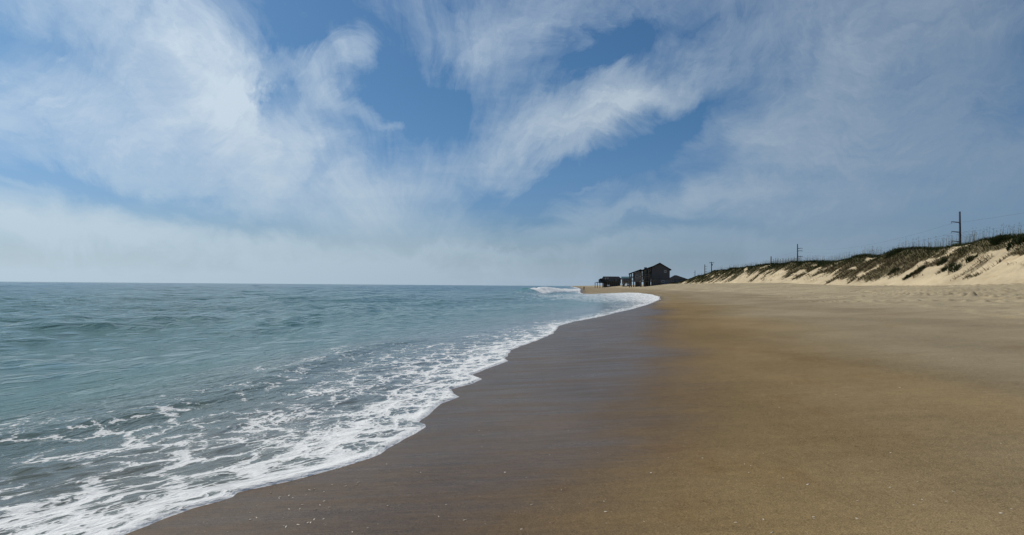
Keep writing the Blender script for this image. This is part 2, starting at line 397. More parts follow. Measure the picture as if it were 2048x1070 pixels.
# ------------------------------------------------------------------ sea
def water_material():
    m, t = material("sea_water")
    geo = t.node('ShaderNodeNewGeometry'); pos = geo.outputs['Position']
    al, off, foam_d, shal, dist, green = (t.attr(a).outputs['Fac'] for a in ('along', 'off', 'foam', 'shallow', 'dist', 'green'))
    st = t.node('ShaderNodeCombineXYZ', {0: al, 1: off, 2: 0.0}).outputs[0]
    # ---- lace of foam, drawn out along the shore
    wp = t.vmath('SUBTRACT', t.noise(t.mapping(st, scl=(.55, 1.0, 1)), 1.3, 4, .55, 0, True), (.5, .5, .5))
    wp2 = t.vmath('SUBTRACT', t.noise(st, 6.0, 3, .6, 0, True), (.5, .5, .5))
    sw = t.vmath('ADD', t.mapping(st, scl=(.70, 1.0, 1)), t.vmath('ADD', t.scale(wp, .75), t.scale(wp2, .13)))
    v1 = t.node('ShaderNodeTexVoronoi', {'Vector': sw, 'Scale': 1.7}, feature='DISTANCE_TO_EDGE').outputs['Distance']
    v2 = t.node('ShaderNodeTexVoronoi', {'Vector': sw, 'Scale': 5.2}, feature='DISTANCE_TO_EDGE').outputs['Distance']
    v3 = t.node('ShaderNodeTexVoronoi', {'Vector': sw, 'Scale': 14.0}, feature='DISTANCE_TO_EDGE').outputs['Distance']
    nz = t.noise(sw, 1.6, 6, .6)
    nf = t.noise(st, 22.0, 4, .7)
    l1 = t.ramp(v1, 0, .15, 1, 0, False); l2 = t.ramp(v2, 0, .26, 1, 0, False); l3 = t.ramp(v3, 0, .28, 1, 0, False)
    lace = t.math('ADD', t.math('MULTIPLY', l1, .44), t.math('ADD', t.math('MULTIPLY', l2, .36), t.math('MULTIPLY', l3, .26)))
    lace = t.math('ADD', lace, t.math('ADD', t.ramp(nz, .25, .75, -.34, .30, False), t.ramp(nf, .2, .8, -.18, .18, False)))
    sig = t.math('ADD', t.math('MULTIPLY', foam_d, 1.25), lace)
    fm = t.math('MULTIPLY', t.ramp(sig, .96, 1.18, 0, 1), t.ramp(foam_d, .04, .2, 0, 1))
    thick = t.ramp(sig, 1.0, 1.7, .45, 1.0)
    fm = t.math('MULTIPLY', fm, t.math('ADD', .60, t.math('MULTIPLY', thick, .40)))
    # ---- body colour: clear over sand at the rim, green further out, blue beyond
    deep = t.mix(t.ramp(dist, 25, 420, 0, 1), (.098, .188, .162), (.042, .102, .122))
    deep = t.mix(t.ramp(t.noise(t.mapping(st, scl=(.03, .1, 1)), 1.0, 4, .6), .3, .7, 0, .5), deep, (.085, .165, .155))
    sandy = t.mix(t.noise(t.mapping(st, scl=(.5, 1.2, 1)), 1.0, 5, .6), (.115, .105, .074), (.098, .110, .082))
    body = t.mix(shal, deep, sandy)
    body = t.mix(t.attr('murk').outputs['Fac'], body, (.072, .095, .066))
    body = t.mix(green, body, (.045, .165, .115))
    # ---- ripples too small for the mesh, fading out with distance
    r1 = t.noise(t.mapping(st, scl=(.9, 2.1, 1), rot=(0, 0, .22)), 1.0, 5, .55, .3)
    r2 = t.noise(t.mapping(st, scl=(4.0, 8.5, 1), rot=(0, 0, -.15)), 1.0, 5, .6, .4)
    far = t.ramp(dist, 5, 500, 1, .35)
    calm = t.ramp(shal, 0, 1, 1, .35)
    hw = t.math('MULTIPLY', t.math('ADD', t.math('MULTIPLY', r1, .26), t.math('MULTIPLY', r2, .05)), t.math('MULTIPLY', far, calm))
    bw = t.node('ShaderNodeBump', {'Height': hw, 'Strength': .85, 'Distance': 1.0})
    wat = t.node('ShaderNodeBsdfPrincipled', {'Base Color': body, 'Roughness': t.ramp(dist, 5, 300, .07, .20), 'IOR': 1.33, 'Normal': bw.outputs[0]})
    hf = t.math('ADD', t.math('MULTIPLY', thick, .02), t.math('ADD', t.math('MULTIPLY', nf, .012), t.math('MULTIPLY', t.math('SUBTRACT', l2, l3), .008)))
    bf = t.node('ShaderNodeBump', {'Height': hf, 'Strength': .7, 'Distance': 1.0})
    fo = t.node('ShaderNodeBsdfPrincipled', {'Base Color': (.86, .87, .86, 1), 'Roughness': .75, 'Specular IOR Level': .25, 'Normal': bf.outputs[0]})
    ft = t.node('ShaderNodeBsdfTranslucent', {'Color': (.85, .88, .88, 1), 'Normal': bf.outputs[0]})
    fo = t.node('ShaderNodeMixShader', {0: .14, 1: fo.outputs[0], 2: ft.outputs[0]})
    mx = t.node('ShaderNodeMixShader', {0: fm, 1: wat.outputs[0], 2: fo.outputs[0]})
    t.node('ShaderNodeOutputMaterial', {'Surface': mx.outputs[0]})
    return m


ys = [-400, -200, -100]
while ys[-1] < -3: ys.append(ys[-1] + max(.25, abs(ys[-1]) * .12))
ys[-1] = -3
while ys[-1] < 25000: ys.append(ys[-1] + max(.045, min(.075 if ys[-1] < 14 else 1e9, max(.075, ys[-1] * .0062))) if ys[-1] > 3 else ys[-1] + .15)
ys = np.array(ys)
ss = [0, .004, .010, .018, .028, .04, .055, .075, .1]
while ss[-1] < 30000: ss.append(ss[-1] + max(.035, (ss[-1] + 2.0) * .0078))
ss = np.array(ss)
SS, YY = np.meshgrid(ss, ys, indexing='ij')
ex = edge_x(ys)[None, :]; exs = np.interp(ys, EDGE[:, 0], EDGE[:, 1])
# the ragged edge relaxes to the smooth line of the beach a few metres out
bl = np.exp(-SS / np.maximum(4.0, YY * .12))
XX = (bl * ex + (1 - bl) * xs_smooth(ys)[None, :]) - SS
Zs = land(XX, YY)[0]
DD = np.hypot(XX, YY)
offs = xs_smooth(YY) - XX                     # metres out from the still-water line


def waves(x, y, so, out):
    z = np.zeros_like(x); rg = np.random.RandomState(12)
    for i in range(46):
        L = 1.1 * 1.11 ** i if i < 34 else rg.uniform(9, 34)
        ang = rg.normal(0, .42) - .12
        # crests run along the shore; direction of travel is +x with a spread
        kx, ky = math.cos(ang) * 2 * math.pi / L, math.sin(ang) * 2 * math.pi / L
        a = .0138 * L ** .52 * rg.uniform(.5, 1.2)
        ph = kx * x + ky * y + rg.uniform(0, 6.3) + 1.2 * (vnoise(x / (L * 3.1), y / (L * 3.1), i) - .5) * 2
        keep = np.clip(1.6 - DD * .0062 * 2.2 / L, 0, 1)
        env = .45 + 1.1 * vnoise(x / (L * 4) + 5, y / (L * 4), 100 + i)
        z += a * keep * env * (np.sin(ph) + .22 * np.cos(2 * ph))
    return z


amp = .10 + .90 * sstep(2.5, 22, offs)
wz = waves(XX, YY, SS, offs) * amp
# a small bore rolling in close by, and the swell behind it
bore_c = np.interp(YY, [-5, 5, 9, 12.5, 17, 22, 30], [6.2, 5.6, 4.5, 4.2, 4.6, 4.7, 3.8]) + .35 * (fbm(YY / 2.2, YY * 0, 81, 3) - .5)
bd = offs - bore_c
bore_a = .12 * sstep(3, 7, YY) * (1 - sstep(20, 29, YY)) * (.7 + .6 * vnoise(YY / 3.1, YY * 0, 83))
bore = bore_a * np.where(bd < 0, np.exp(-(bd / .6) ** 2), np.exp(-(bd / 1.7) ** 2))
# breaking wave further along the shore
bw_x = 27.0 + (YY - 170) * -.10
brk_c = np.interp(YY, [100, 150, 170, 200, 260, 330], [24, 20.0, 16.5, 10, 4, 0])
brk_a = np.interp(YY, [100, 135, 152, 168, 180, 230, 300, 340], [0, .12, .7, 1.15, 1.15, .8, .45, 0])
kd = offs - brk_c
brk = brk_a * np.where(kd < 0, np.exp(-(kd / 2.4) ** 2), np.exp(-(kd / 3.2) ** 2))
shx = np.clip((4.7 - XX) / 11.0, 0, 1); shd = YY - (174 + (4.7 - XX) * 2.0)
shoulder = 1.3 * (1 - shx) ** 1.2 * (XX < 6.5) * sstep(-.05, .05, (4.7 - XX) / 11.0 + .12) * np.where(shd < 0, np.exp(-(shd / 2.2) ** 2), np.exp(-(shd / 7.0) ** 2)) * (XX > -8)
brk2 = .45 * np.exp(-((offs - 30) / 3.0) ** 2) * sstep(280, 360, YY) * (1 - sstep(420, 600, YY))
brkfoam = sstep(156, 172, YY) * (1 - sstep(310, 345, YY)) * sstep(-4.5, -2.2, kd) * (1 - sstep(.2, 1.2, kd))
film = np.minimum(.016 + .010 * sstep(0, .5, SS), .04) + .00025 * np.clip(DD - 8, 0, 400)
hump = .011 * np.sin(np.clip(SS / .22, 0, 1) * math.pi) * np.clip(1.3 - DD / 60, .2, 1)       # rolled rim of the swash
turb = .032 * (fbm(XX / .16, YY / .22, 91, 3) - .5) * sstep(.15, .8, SS) * (1 - sstep(4, 9, offs)) * np.clip(1.3 - DD / 40, 0, 1)
glint = np.exp(-((XX + 5.0) / .75) ** 2 - ((YY - 7.25) / .42) ** 2)
turb = turb + glint * .10 * (fbm(XX / .24, YY / .20, 97, 2) - .5)
rim = np.clip(SS / .075, 0, 1) ** .6
z_sw = Zs + (film + hump + turb + .3 * np.maximum(wz, -.03)) * rim - (1 - rim) * .01
z_sea = -.055 + wz + bore + np.maximum(brk, shoulder) + brk2 + turb
z_sea = z_sea + brkfoam * (.15 + .5 * fbm(XX / 1.5, YY / 4.0, 95, 3)) * (.2 + .5 * brk_a)
zz = np.maximum(z_sw, z_sea)
pw = mesh_grid("sea", np.stack([XX, YY, zz], -1)[:, ::-1])
# foam amount: dense at the rim, lace behind, nothing outside the swash
fw = np.interp(YY, [-10, 0, 4, 7, 9, 12, 16, 21, 25, 32, 40, 52, 65, 82, 95, 115, 145, 165, 176, 200, 260, 390, 600],
               [5, 5.4, 5.4, 5.2, 4.9, 4.3, 4.9, 5.0, 3.0, 2.6, 2.2, 1.9, 2.6, 6.0, 13, 19, 21, 17, 4, 3, 4, 7, 9])
fw = fw * (.8 + .4 * fbm(YY / 2.6, SS / 2.0, 51, 3))
rr = SS / fw
fd = np.interp(rr, [0, .05, .16, .32, .55, .85, 1.0, 1.25], [.82, .62, .53, .40, .28, .24, .17, 0])
fd = fd + .42 * (fbm(YY / 1.9, SS / .8, 53, 4) - .5) * (rr < 1.2) * sstep(.05, .3, rr)
lob = sstep(80, 100, YY) * (1 - sstep(158, 172, YY)) * (1 - sstep(.7, 1.0, rr))
fd = np.where(YY > 75, fd * .95, fd) + .13 * lob * (.3 + .9 * fbm(YY / 16, SS / 1.3, 54, 3))
fd = np.maximum(fd, .95 * (1 - sstep(.02, .09 + .0012 * DD, SS)) * (.85 + .3 * fbm(YY * 3, YY * 0, 55, 3)))
borefoam = .55 * sstep(.08, .2, bore) * (bd < .2) * sstep(.45, .6, fbm(YY / 1.5, YY * 0 + .3, 57, 3)) * sstep(14, 17, YY)
fd = fd * (1 - glint)
fd = np.maximum(fd, borefoam)
fd = np.maximum(fd, brkfoam * 1.0)
fd = np.maximum(fd, (sstep(330, 380, YY) * (1 - sstep(500, 560, YY)) * np.exp(-((offs - 28.5) / 1.6) ** 2)) * .9)
RV = lambda a: a[:, ::-1]
fattr(pw, 'along', RV(YY)); fattr(pw, 'off', RV(SS)); fattr(pw, 'foam', RV(np.clip(fd, 0, 1)))
fattr(pw, 'shallow', RV(1 - sstep(1.5, 8.0, offs + 2.5 * (fbm(YY / 4, SS / 2, 59, 3) - .5))))
fattr(pw, 'dist', RV(DD))
fattr(pw, 'murk', RV(np.clip(.85 * np.exp(-(bd / 1.6) ** 2) * sstep(4, 8, YY) * (1 - sstep(16, 24, YY)) * (.4 + .9 * fbm(YY / 3, SS / 1.2, 63, 3)), 0, 1)))
fattr(pw, 'green', RV(np.clip(sstep(.25, .8, brk) + sstep(.12, .5, shoulder), 0, 1)))
tag(link("sea", pw, water_material()), kind='structure')
#--OBJECTS--


# ------------------------------------------------------------------ materials of built things
def surf(name, col, rough=.7, var=.18, scale=3.0, stretch=(1, 1, 1), spec=.3, bump=0.0, metal=0.0):
    m, t = material(name)
    obj = t.node('ShaderNodeTexCoord').outputs['Object']
    n = t.noise(t.mapping(obj, scl=stretch), scale, 5, .6)
    g = t.ramp(n, .25, .75, 1 - var, 1 + var, False)
    c = t.node('ShaderNodeVectorMath', {0: col, 'Scale': g}, operation='SCALE').outputs[0]
    ins = {'Base Color': c, 'Roughness': rough, 'Specular IOR Level': spec, 'Metallic': metal}
    if bump: ins['Normal'] = t.node('ShaderNodeBump', {'Height': n, 'Strength': bump, 'Distance': .05}).outputs[0]
    p = t.node('ShaderNodeBsdfPrincipled', ins)
    t.node('ShaderNodeOutputMaterial', {'Surface': p.outputs[0]})
    return m


def siding(name, col, pitch=.18):
    m, t = material(name)
    obj = t.node('ShaderNodeTexCoord').outputs['Object']
    z = t.node('ShaderNodeSeparateXYZ', {0: obj}).outputs[2]
    fr = t.math('FRACT', t.math('DIVIDE', z, pitch))
    n = t.noise(t.mapping(obj, scl=(1, 1, 6)), 1.5, 5, .6)
    c = t.node('ShaderNodeVectorMath', {0: col, 'Scale': t.ramp(n, .25, .75, .8, 1.2, False)}, operation='SCALE').outputs[0]
    b = t.node('ShaderNodeBump', {'Height': fr, 'Strength': .6, 'Distance': .02})
    p = t.node('ShaderNodeBsdfPrincipled', {'Base Color': c, 'Roughness': .75, 'Normal': b.outputs[0]})
    t.node('ShaderNodeOutputMaterial', {'Surface': p.outputs[0]})
    return m


M = dict(
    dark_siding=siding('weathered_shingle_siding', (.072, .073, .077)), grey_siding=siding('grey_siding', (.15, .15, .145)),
    pale_siding=siding('pale_siding', (.34, .32, .28)), green_siding=siding('green_grey_siding', (.07, .08, .065)),
    roof=surf('asphalt_shingles', (.018, .020, .024), .95, .25, 4, (1, 1, 3), .05), teal_roof=surf('green_metal_roof', (.035, .085, .09), .5, .15),
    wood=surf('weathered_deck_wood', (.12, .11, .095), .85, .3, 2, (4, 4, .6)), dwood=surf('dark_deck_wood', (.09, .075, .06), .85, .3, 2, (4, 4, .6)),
    trim=surf('white_trim_paint', (.62, .62, .60), .5, .08), glass=surf('window_glass', (.03, .04, .05), .08, .1, spec=.6),
    pole=surf('creosoted_pole_wood', (.045, .038, .036), .9, .3, 3, (5, 5, .3)), arm=surf('galvanised_arm', (.13, .13, .13), .6, .15, metal=.4),
    ins=surf('grey_polymer_insulator', (.22, .23, .24), .4, .05), wire=surf('aluminium_wire', (.10, .10, .11), .5, .05),
    car=surf('pale_car_paint', (.55, .56, .57), .25, .03, spec=.5), tyre=surf('tyre_rubber', (.02, .02, .02), .85, .1), rim=surf('alloy', (.4, .4, .4), .35, .05, metal=.7),
    lamp=surf('red_lamp_plastic', (.30, .02, .015), .3, .05), cloth=surf('dark_clothes', (.018, .02, .028), .9, .2, 8), skin=surf('skin', (.30, .18, .12), .6, .05),
    hair=surf('dark_hair', (.02, .015, .012), .6, .1, 20), fence=surf('grey_fence_wood', (.17, .15, .12), .9, .3, 3, (4, 4, .6)),
    shell=surf('bleached_shell', (.58, .52, .42), .5, .2, 30), weed=surf('wet_wrack', (.05, .035, .02), .7, .4, 20),
    fol=surf('shrub_leaves', (.035, .055, .022), .8, .5, 1.5), stem=surf('shrub_stems', (.07, .05, .035), .9, .2),
)


class MB:
    """collects boxes, bars and polygons into one mesh"""
    def __init__(self): self.bm = bmesh.new()

    def box(self, x0, x1, y0, y1, z0, z1):
        v = [self.bm.verts.new(p) for p in ((x0, y0, z0), (x1, y0, z0), (x1, y1, z0), (x0, y1, z0), (x0, y0, z1), (x1, y0, z1), (x1, y1, z1), (x0, y1, z1))]
        for f in ((3, 2, 1, 0), (4, 5, 6, 7), (0, 1, 5, 4), (1, 2, 6, 5), (2, 3, 7, 6), (3, 0, 4, 7)): self.bm.faces.new([v[i] for i in f])
        return self

    def prism(self, prof, y0, y1):
        """profile in x, z pushed along y"""
        a = [self.bm.verts.new((x, y0, z)) for x, z in prof]; b = [self.bm.verts.new((x, y1, z)) for x, z in prof]
        n = len(prof)
        self.bm.faces.new(a); self.bm.faces.new(b[::-1])
        for i in range(n): self.bm.faces.new((a[i], b[i], b[(i + 1) % n], a[(i + 1) % n]))
        return self

    def prism_x(self, prof, x0, x1):
        a = [self.bm.verts.new((x0, y, z)) for y, z in prof]; b = [self.bm.verts.new((x1, y, z)) for y, z in prof]
        n = len(prof)
        self.bm.faces.new(a); self.bm.faces.new(b[::-1])
        for i in range(n): self.bm.faces.new((a[i], b[i], b[(i + 1) % n], a[(i + 1) % n]))
        return self

    def tube(self, pts, r, n=8, r1=None):
        pts = [Vector(p) for p in pts]; rings = []; prev = None
        for i, p in enumerate(pts):
            d = (pts[min(i + 1, len(pts) - 1)] - pts[max(i - 1, 0)]).normalized()
            a = d.orthogonal().normalized() if prev is None else (prev - d * prev.dot(d)).normalized()
            prev = a; b = d.cross(a)
            rr = r if r1 is None else r + (r1 - r) * i / (len(pts) - 1)
            rings.append([self.bm.verts.new(p + (a * math.cos(2 * math.pi * k / n) + b * math.sin(2 * math.pi * k / n)) * rr) for k in range(n)])
        for A, B in zip(rings, rings[1:]):
            for k in range(n): self.bm.faces.new((A[k], A[(k + 1) % n], B[(k + 1) % n], B[k]))
        self.bm.faces.new(rings[0][::-1]); self.bm.faces.new(rings[-1])
        return self

    def ball(self, c, r, scl=(1, 1, 1)):
        bmesh.ops.create_icosphere(self.bm, subdivisions=2, radius=r, matrix=Matrix.Translation(c) @ Matrix.Diagonal((*scl, 1))); return self

    def build(self, name, mat, parent=None, smooth=False, bevel=0):
        bmesh.ops.recalc_face_normals(self.bm, faces=self.bm.faces)
        if bevel: bmesh.ops.bevel(self.bm, geom=self.bm.edges[:], offset=bevel, segments=2, affect='EDGES', clamp_overlap=True)
        me = bpy.data.meshes.new(name); self.bm.to_mesh(me); self.bm.free()
        if smooth: me.polygons.foreach_set('use_smooth', [True] * len(me.polygons))
        return link(name, me, mat, parent)


def thing(name, label, cat, loc, group=None, rz=0.0):
    o = bpy.data.objects.new(name, None); COL.objects.link(o); o.location = loc; o.rotation_euler.z = rz
    o.empty_display_size = .3
    return tag(o, label, cat, group)


def copy_tree(o, parent=None):
    c = o.copy(); COL.objects.link(c); c.parent = parent
    for ch in [x for x in bpy.data.objects if x.parent == o]: copy_tree(ch, c)
    return c


def window(root, x0, x1, z0, z1, y, face='y'):
    """framed window standing proud of a wall plane; face y looks to -Y, face x looks to -X"""
    d = .07; f, g = MB(), MB()
    def b(m, a0, a1, c0, c1, e0, e1):
        if face == 'y': m.box(a0, a1, y - e1, y - e0, c0, c1)
        else: m.box(y - e1, y - e0, a0, a1, c0, c1)
    b(f, x0, x0 + .1, z0, z1, .0, d); b(f, x1 - .1, x1, z0, z1, .0, d); b(f, x0 + .1, x1 - .1, z0, z0 + .1, .0, d); b(f, x0 + .1, x1 - .1, z1 - .1, z1, .0, d)
    xm = (x0 + x1) / 2; b(f, xm - .03, xm + .03, z0 + .1, z1 - .1, .0, d - .02)
    fr = f.build('window', M['trim'], root)
    b(g, x0 + .1, x1 - .1, z0 + .1, z1 - .1, -.01, .02); g.build('pane', M['glass'], fr)


def railing(root, pts, h=1.05, mat=None, gap=.28):
    m = MB()
    for a, b in zip(pts, pts[1:]):
        a, b = Vector(a), Vector(b); n = max(1, round((b - a).length / gap)); d = (b - a).normalized()
        m.tube([a + Vector((0, 0, h)), b + Vector((0, 0, h))], .055, 4); m.tube([a + Vector((0, 0, .12)), b + Vector((0, 0, .12))], .04, 4)
        for i in range(n + 1):
            p = a.lerp(b, i / n); m.tube([p, p + Vector((0, 0, h))], .065 if i % 6 == 0 else .032, 4)
    m.build('railing', mat or M['wood'], root)


# ------------------------------------------------------------------ houses
K = 250 / 1334.0                                     # metres to a photograph pixel at the big house
org = at(1277, 570.5, 250); gz = land_z(org.x + 6, 251)
B = thing('beach_house', 'tall dark shingled beach house with a steep gable and stacked seaward decks', 'house', (org.x, 250, 0), None, -.165)
def hx(p): return (p - 1277) * K
def hz(p): return at(1300, p, 250).z
zr, ze, zb, zl = hz(527.2), hz(538.8), hz(533.2), hz(542.4)
xr, xe, xb, xl, xw = hx(1318.5), hx(1338), hx(1306.5), hx(1281), hx(1303)
dep = 13.0
zw = zb + (zl - zb) * (xb - xw) / (xb - xl)
MB().prism([(xw, gz + 2.3), (xe, gz + 2.3), (xe, ze), (xr, zr), (xb, zb), (xw, zw)], 0, dep).build('wall', M['dark_siding'], B)
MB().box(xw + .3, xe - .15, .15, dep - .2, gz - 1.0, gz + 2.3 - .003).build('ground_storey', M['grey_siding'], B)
rf = MB()
def slab(m, xa, za, xc, zc, th, y0, y1): m.prism([(xa, za), (xc, zc), (xc, zc + th), (xa, za + th)], y0, y1)
slab(rf, xr, zr, xe + .55, ze - .33, .34, -.55, dep + .5)
slab(rf, xb, zb, xr - .003, zr, .34, -.55, dep + .5)
slab(rf, xl - .3, zl - .1, xb - .003, zb, .30, -.55, dep + .5)
rf.build('roof', M['roof'], B)
xq = hx(1286.5); zq = zl + (zb - zl) * (xq - xl) / (xb - xl)
MB().prism([(xq, gz + 2.2), (xw - .003, gz + 2.2), (xw - .003, zw - .01), (xq, zq - .01)], 3.2, dep - .6).build('seaward_wall', M['dark_siding'], B)
MB().box(xq + .4, xw - .3, 4.2, dep - 1, gz - 1, gz + 2.197).build('ground_storey', M['dwood'], B)
for z in (2.4, 5.0): window(B, hx(1288.5), hx(1294), gz + z, gz + z + 1.9, 3.2); window(B, hx(1297), hx(1301.5), gz + z, gz + z + 1.9, 3.2)
f1z, f2z = hz(562.2), hz(552.5)
for i, z in enumerate((f1z, f2z)):
    MB().box(xl, xw - .003, -.1, dep - .5, z - .28, z).build('deck', M['wood'], B)
    railing(B, [(xw - .1, -.02, z), (xl + .08, -.02, z), (xl + .08, dep - .6, z)])
for px in (1282, 1289.5, 1296.5):
    for y in (0.12, dep * .5, dep - .7):
        x = hx(px); zt = zl + (zb - zl) * (x - xl) / (xb - xl)
        MB().box(x - .17, x + .17, y - .17 + .2, y + .17 + .2, gz - 1.2, zt - .02).build('post', M['wood'], B)
for px in (1302, 1306, 1310, 1314):
    MB().box(hx(px) - .14, hx(px) + .14, -1.5, -1.2, gz - 1.2, gz + 2.0 if px > 1303 else f1z + .9).build('post', M['wood'], B)
MB().box(hx(1300), hx(1315), -1.6, -.003, gz + 1.75, gz + 2.0).build('landing', M['wood'], B)
railing(B, [(hx(1300), -1.5, gz + 2.0), (hx(1315), -1.5, gz + 2.0)])
st = MB()
for i in range(9): st.box(hx(1315) + .3 + i * .32, hx(1315) + .62 + i * .32, -1.5, -.4, gz + 1.75 - i * .25 - .07, gz + 1.75 - i * .25)
st.prism([(hx(1315), gz + 1.9), (hx(1315) + 3.1, gz - .5), (hx(1315) + 3.1, gz - .75), (hx(1315), gz + 1.65)], -1.62, -1.53)
st.build('stairs', M['wood'], B)
window(B, hx(1322), hx(1327.5), hz(565), hz(560.5), .15)
window(B, hx(1327), hx(1331.5), hz(545), hz(540.5), 0)
for z in (f1z, f2z):
    for y in (4.2, 8.2): window(B, y, y + 2.2, z + .15, z + 2.15, xq, 'x')

# the lower house standing just behind it, seaward
org2 = at(1258, 571, 272); K2 = 272 / 1334.0
def nx(p): return (p - 1258) * K2
def nz(p): return at(1270, p, 272).z
g2 = land_z(org2.x + 2, 274)
N = thing('beach_house', 'narrower beach house with a sloping roof over open decks, left of the tall gabled one', 'house', (org2.x, 272, 0), None, -.165)
MB().prism([(nx(1269), g2 + 2.2), (nx(1283.5), g2 + 2.2), (nx(1283.5), nz(542)), (nx(1281), nz(540.6)), (nx(1269), nz(545.4))], 0, 11).build('wall', M['grey_siding'], N)
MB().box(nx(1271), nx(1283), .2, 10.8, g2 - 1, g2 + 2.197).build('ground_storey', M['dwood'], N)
rf = MB(); slab(rf, nx(1257.5), nz(548.6), nx(1281), nz(540), .34, -.5, 11.5); slab(rf, nx(1281) + .003, nz(540), nx(1284.5), nz(542), .34, -.5, 11.5)
rf.build('roof', M['roof'], N)
for p in (553.5, 561.5):
    MB().box(nx(1258.5), nx(1269) - .003, -.1, 10.5, nz(p) - .26, nz(p)).build('deck', M['wood'], N)
    railing(N, [(nx(1269) - .1, -.03, nz(p)), (nx(1258.8), -.03, nz(p)), (nx(1258.8), 10.3, nz(p))])
for px in (1259.5, 1263, 1267.5):
    for y in (.15, 5.2, 10.2):
        MB().box(nx(px) - .15, nx(px) + .15, y, y + .3, g2 - 1.2, nz(548.6) + (nz(540) - nz(548.6)) * (px - 1257.5) / 23.5).build('post', M['wood'], N)
window(N, nx(1271), nx(1276), nz(556), nz(550), 0)
for y in (1, 5): window(N, y, y + 2.1, nz(553.5) + .2, nz(553.5) + 2.1, nx(1269), 'x')

# pale house with a green roof, further off
org3 = at(1244, 571, 350); K3 = 350 / 1334.0; g3 = land_z(org3.x + 2, 352)
def tx(p): return (p - 1244) * K3
def tz(p): return at(1250, p, 350).z
T = thing('beach_house', 'small pale house with a green roof peeping between the bigger beach houses', 'house', (org3.x, 350, 0), None, -.165)
MB().box(tx(1244), tx(1262), 0, 9, g3 + 1.4, tz(557)).build('wall', M['pale_siding'], T)
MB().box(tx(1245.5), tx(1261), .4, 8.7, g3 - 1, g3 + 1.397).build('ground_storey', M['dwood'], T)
MB().prism_x([(-.6, tz(557.2)), (4.5, tz(553.6)), (9.6, tz(557.2)), (9.6, tz(556.6)), (4.5, tz(552.9)), (-.6, tz(556.6))], tx(1242.5), tx(1263.5)).build('roof', M['teal_roof'], T)
for p in (1244.3, 1249, 1254, 1261): MB().box(tx(p) - .14, tx(p) + .14, -1.4, -1.1, g3 - 1, tz(558)).build('post', M['wood'], T)
MB().box(tx(1244), tx(1262), -1.5, -.003, tz(563.2), tz(562.4)).build('deck', M['wood'], T)
railing(T, [(tx(1244), -1.4, tz(562.4)), (tx(1262), -1.4, tz(562.4))])
for p in (1246, 1251.5, 1256): window(T, tx(p), tx(p + 3.6), tz(561.4), tz(558.2), 0)

# long dark house with a hipped roof at the far end
org4 = at(1190, 572, 450); K4 = 450 / 1334.0; g4 = land_z(org4.x + 10, 455)
def fx(p): return (p - 1190) * K4
def fz(p): return at(1215, p, 450).z
L = thing('beach_house', 'long dark beach house with a broad hipped roof and low seaward porch, farthest along', 'house', (org4.x, 450, 0), None, -.165)
MB().box(fx(1205), fx(1241), 0, 12, fz(566.5), fz(558)).build('wall', M['green_siding'], L)
MB().box(fx(1206), fx(1240), .4, 11.6, g4 - 1, fz(566.5) - .003).build('ground_storey', M['dwood'], L)
r4 = MB(); b0 = [(fx(1202.5), -.8, fz(558.5)), (fx(1244), -.8, fz(558.5)), (fx(1244), 12.8, fz(558.5)), (fx(1202.5), 12.8, fz(558.5))]
t0 = [(fx(1206), 4, fz(552.8)), (fx(1237), 4, fz(552.8)), (fx(1237), 8, fz(552.8)), (fx(1206), 8, fz(552.8))]
bv = [r4.bm.verts.new(p) for p in b0]; tv = [r4.bm.verts.new(p) for p in t0]
r4.bm.faces.new(bv); r4.bm.faces.new(tv)
for i in range(4): r4.bm.faces.new((bv[i], bv[(i + 1) % 4], tv[(i + 1) % 4], tv[i]))
r4 = r4.build('roof', M['roof'], L)
for p in (1209.5, 1214):
    dm = MB(); dm.prism([(fx(p), fz(559)), (fx(p + 3), fz(559)), (fx(p + 3), fz(556)), (fx(p + 1.5), fz(554.6)), (fx(p), fz(556))], -.9, 3).build('dormer', M['pale_siding'], r4)
MB().box(fx(1197), fx(1205) - .003, 1, 10, fz(566), fz(560)).build('side_wing', M['green_siding'], L)
MB().prism([(fx(1196), fz(560.2)), (fx(1200.5), fz(557)), (fx(1205) - .005, fz(557)), (fx(1205) - .005, fz(560))], .5, 10.5).build('wing_roof', M['roof'], L)
MB().prism([(fx(1189.5), fz(566.2)), (fx(1193), fz(564.2)), (fx(1211), fz(564.2)), (fx(1211), fz(565.2)), (fx(1193), fz(565.4))], -3, -.01).build('porch_roof', M['roof'], L)
for p in (1190.5, 1195, 1200, 1205, 1210): MB().box(fx(p) - .2, fx(p) + .2, -2.8, -2.4, g4 - 3, fz(565.4)).build('post', M['wood'], L)
for p in (1215, 1219, 1223, 1227, 1231, 1235, 1239): MB().box(fx(p) - .22, fx(p) + .22, -2.3, -1.9, g4 - 1, fz(562)).build('post', M['wood'], L)
MB().box(fx(1211), fx(1241), -2.5, -.003, fz(562.6), fz(562)).build('deck', M['wood'], L)
railing(L, [(fx(1211), -2.4, fz(562)), (fx(1241), -2.4, fz(562))], gap=.7)
for p in (1217, 1223, 1230): window(L, fx(p), fx(p + 3.4), fz(561.5), fz(558.9), 0)
window(L, fx(1198), fx(1201), fz(564.5), fz(561.5), 1)

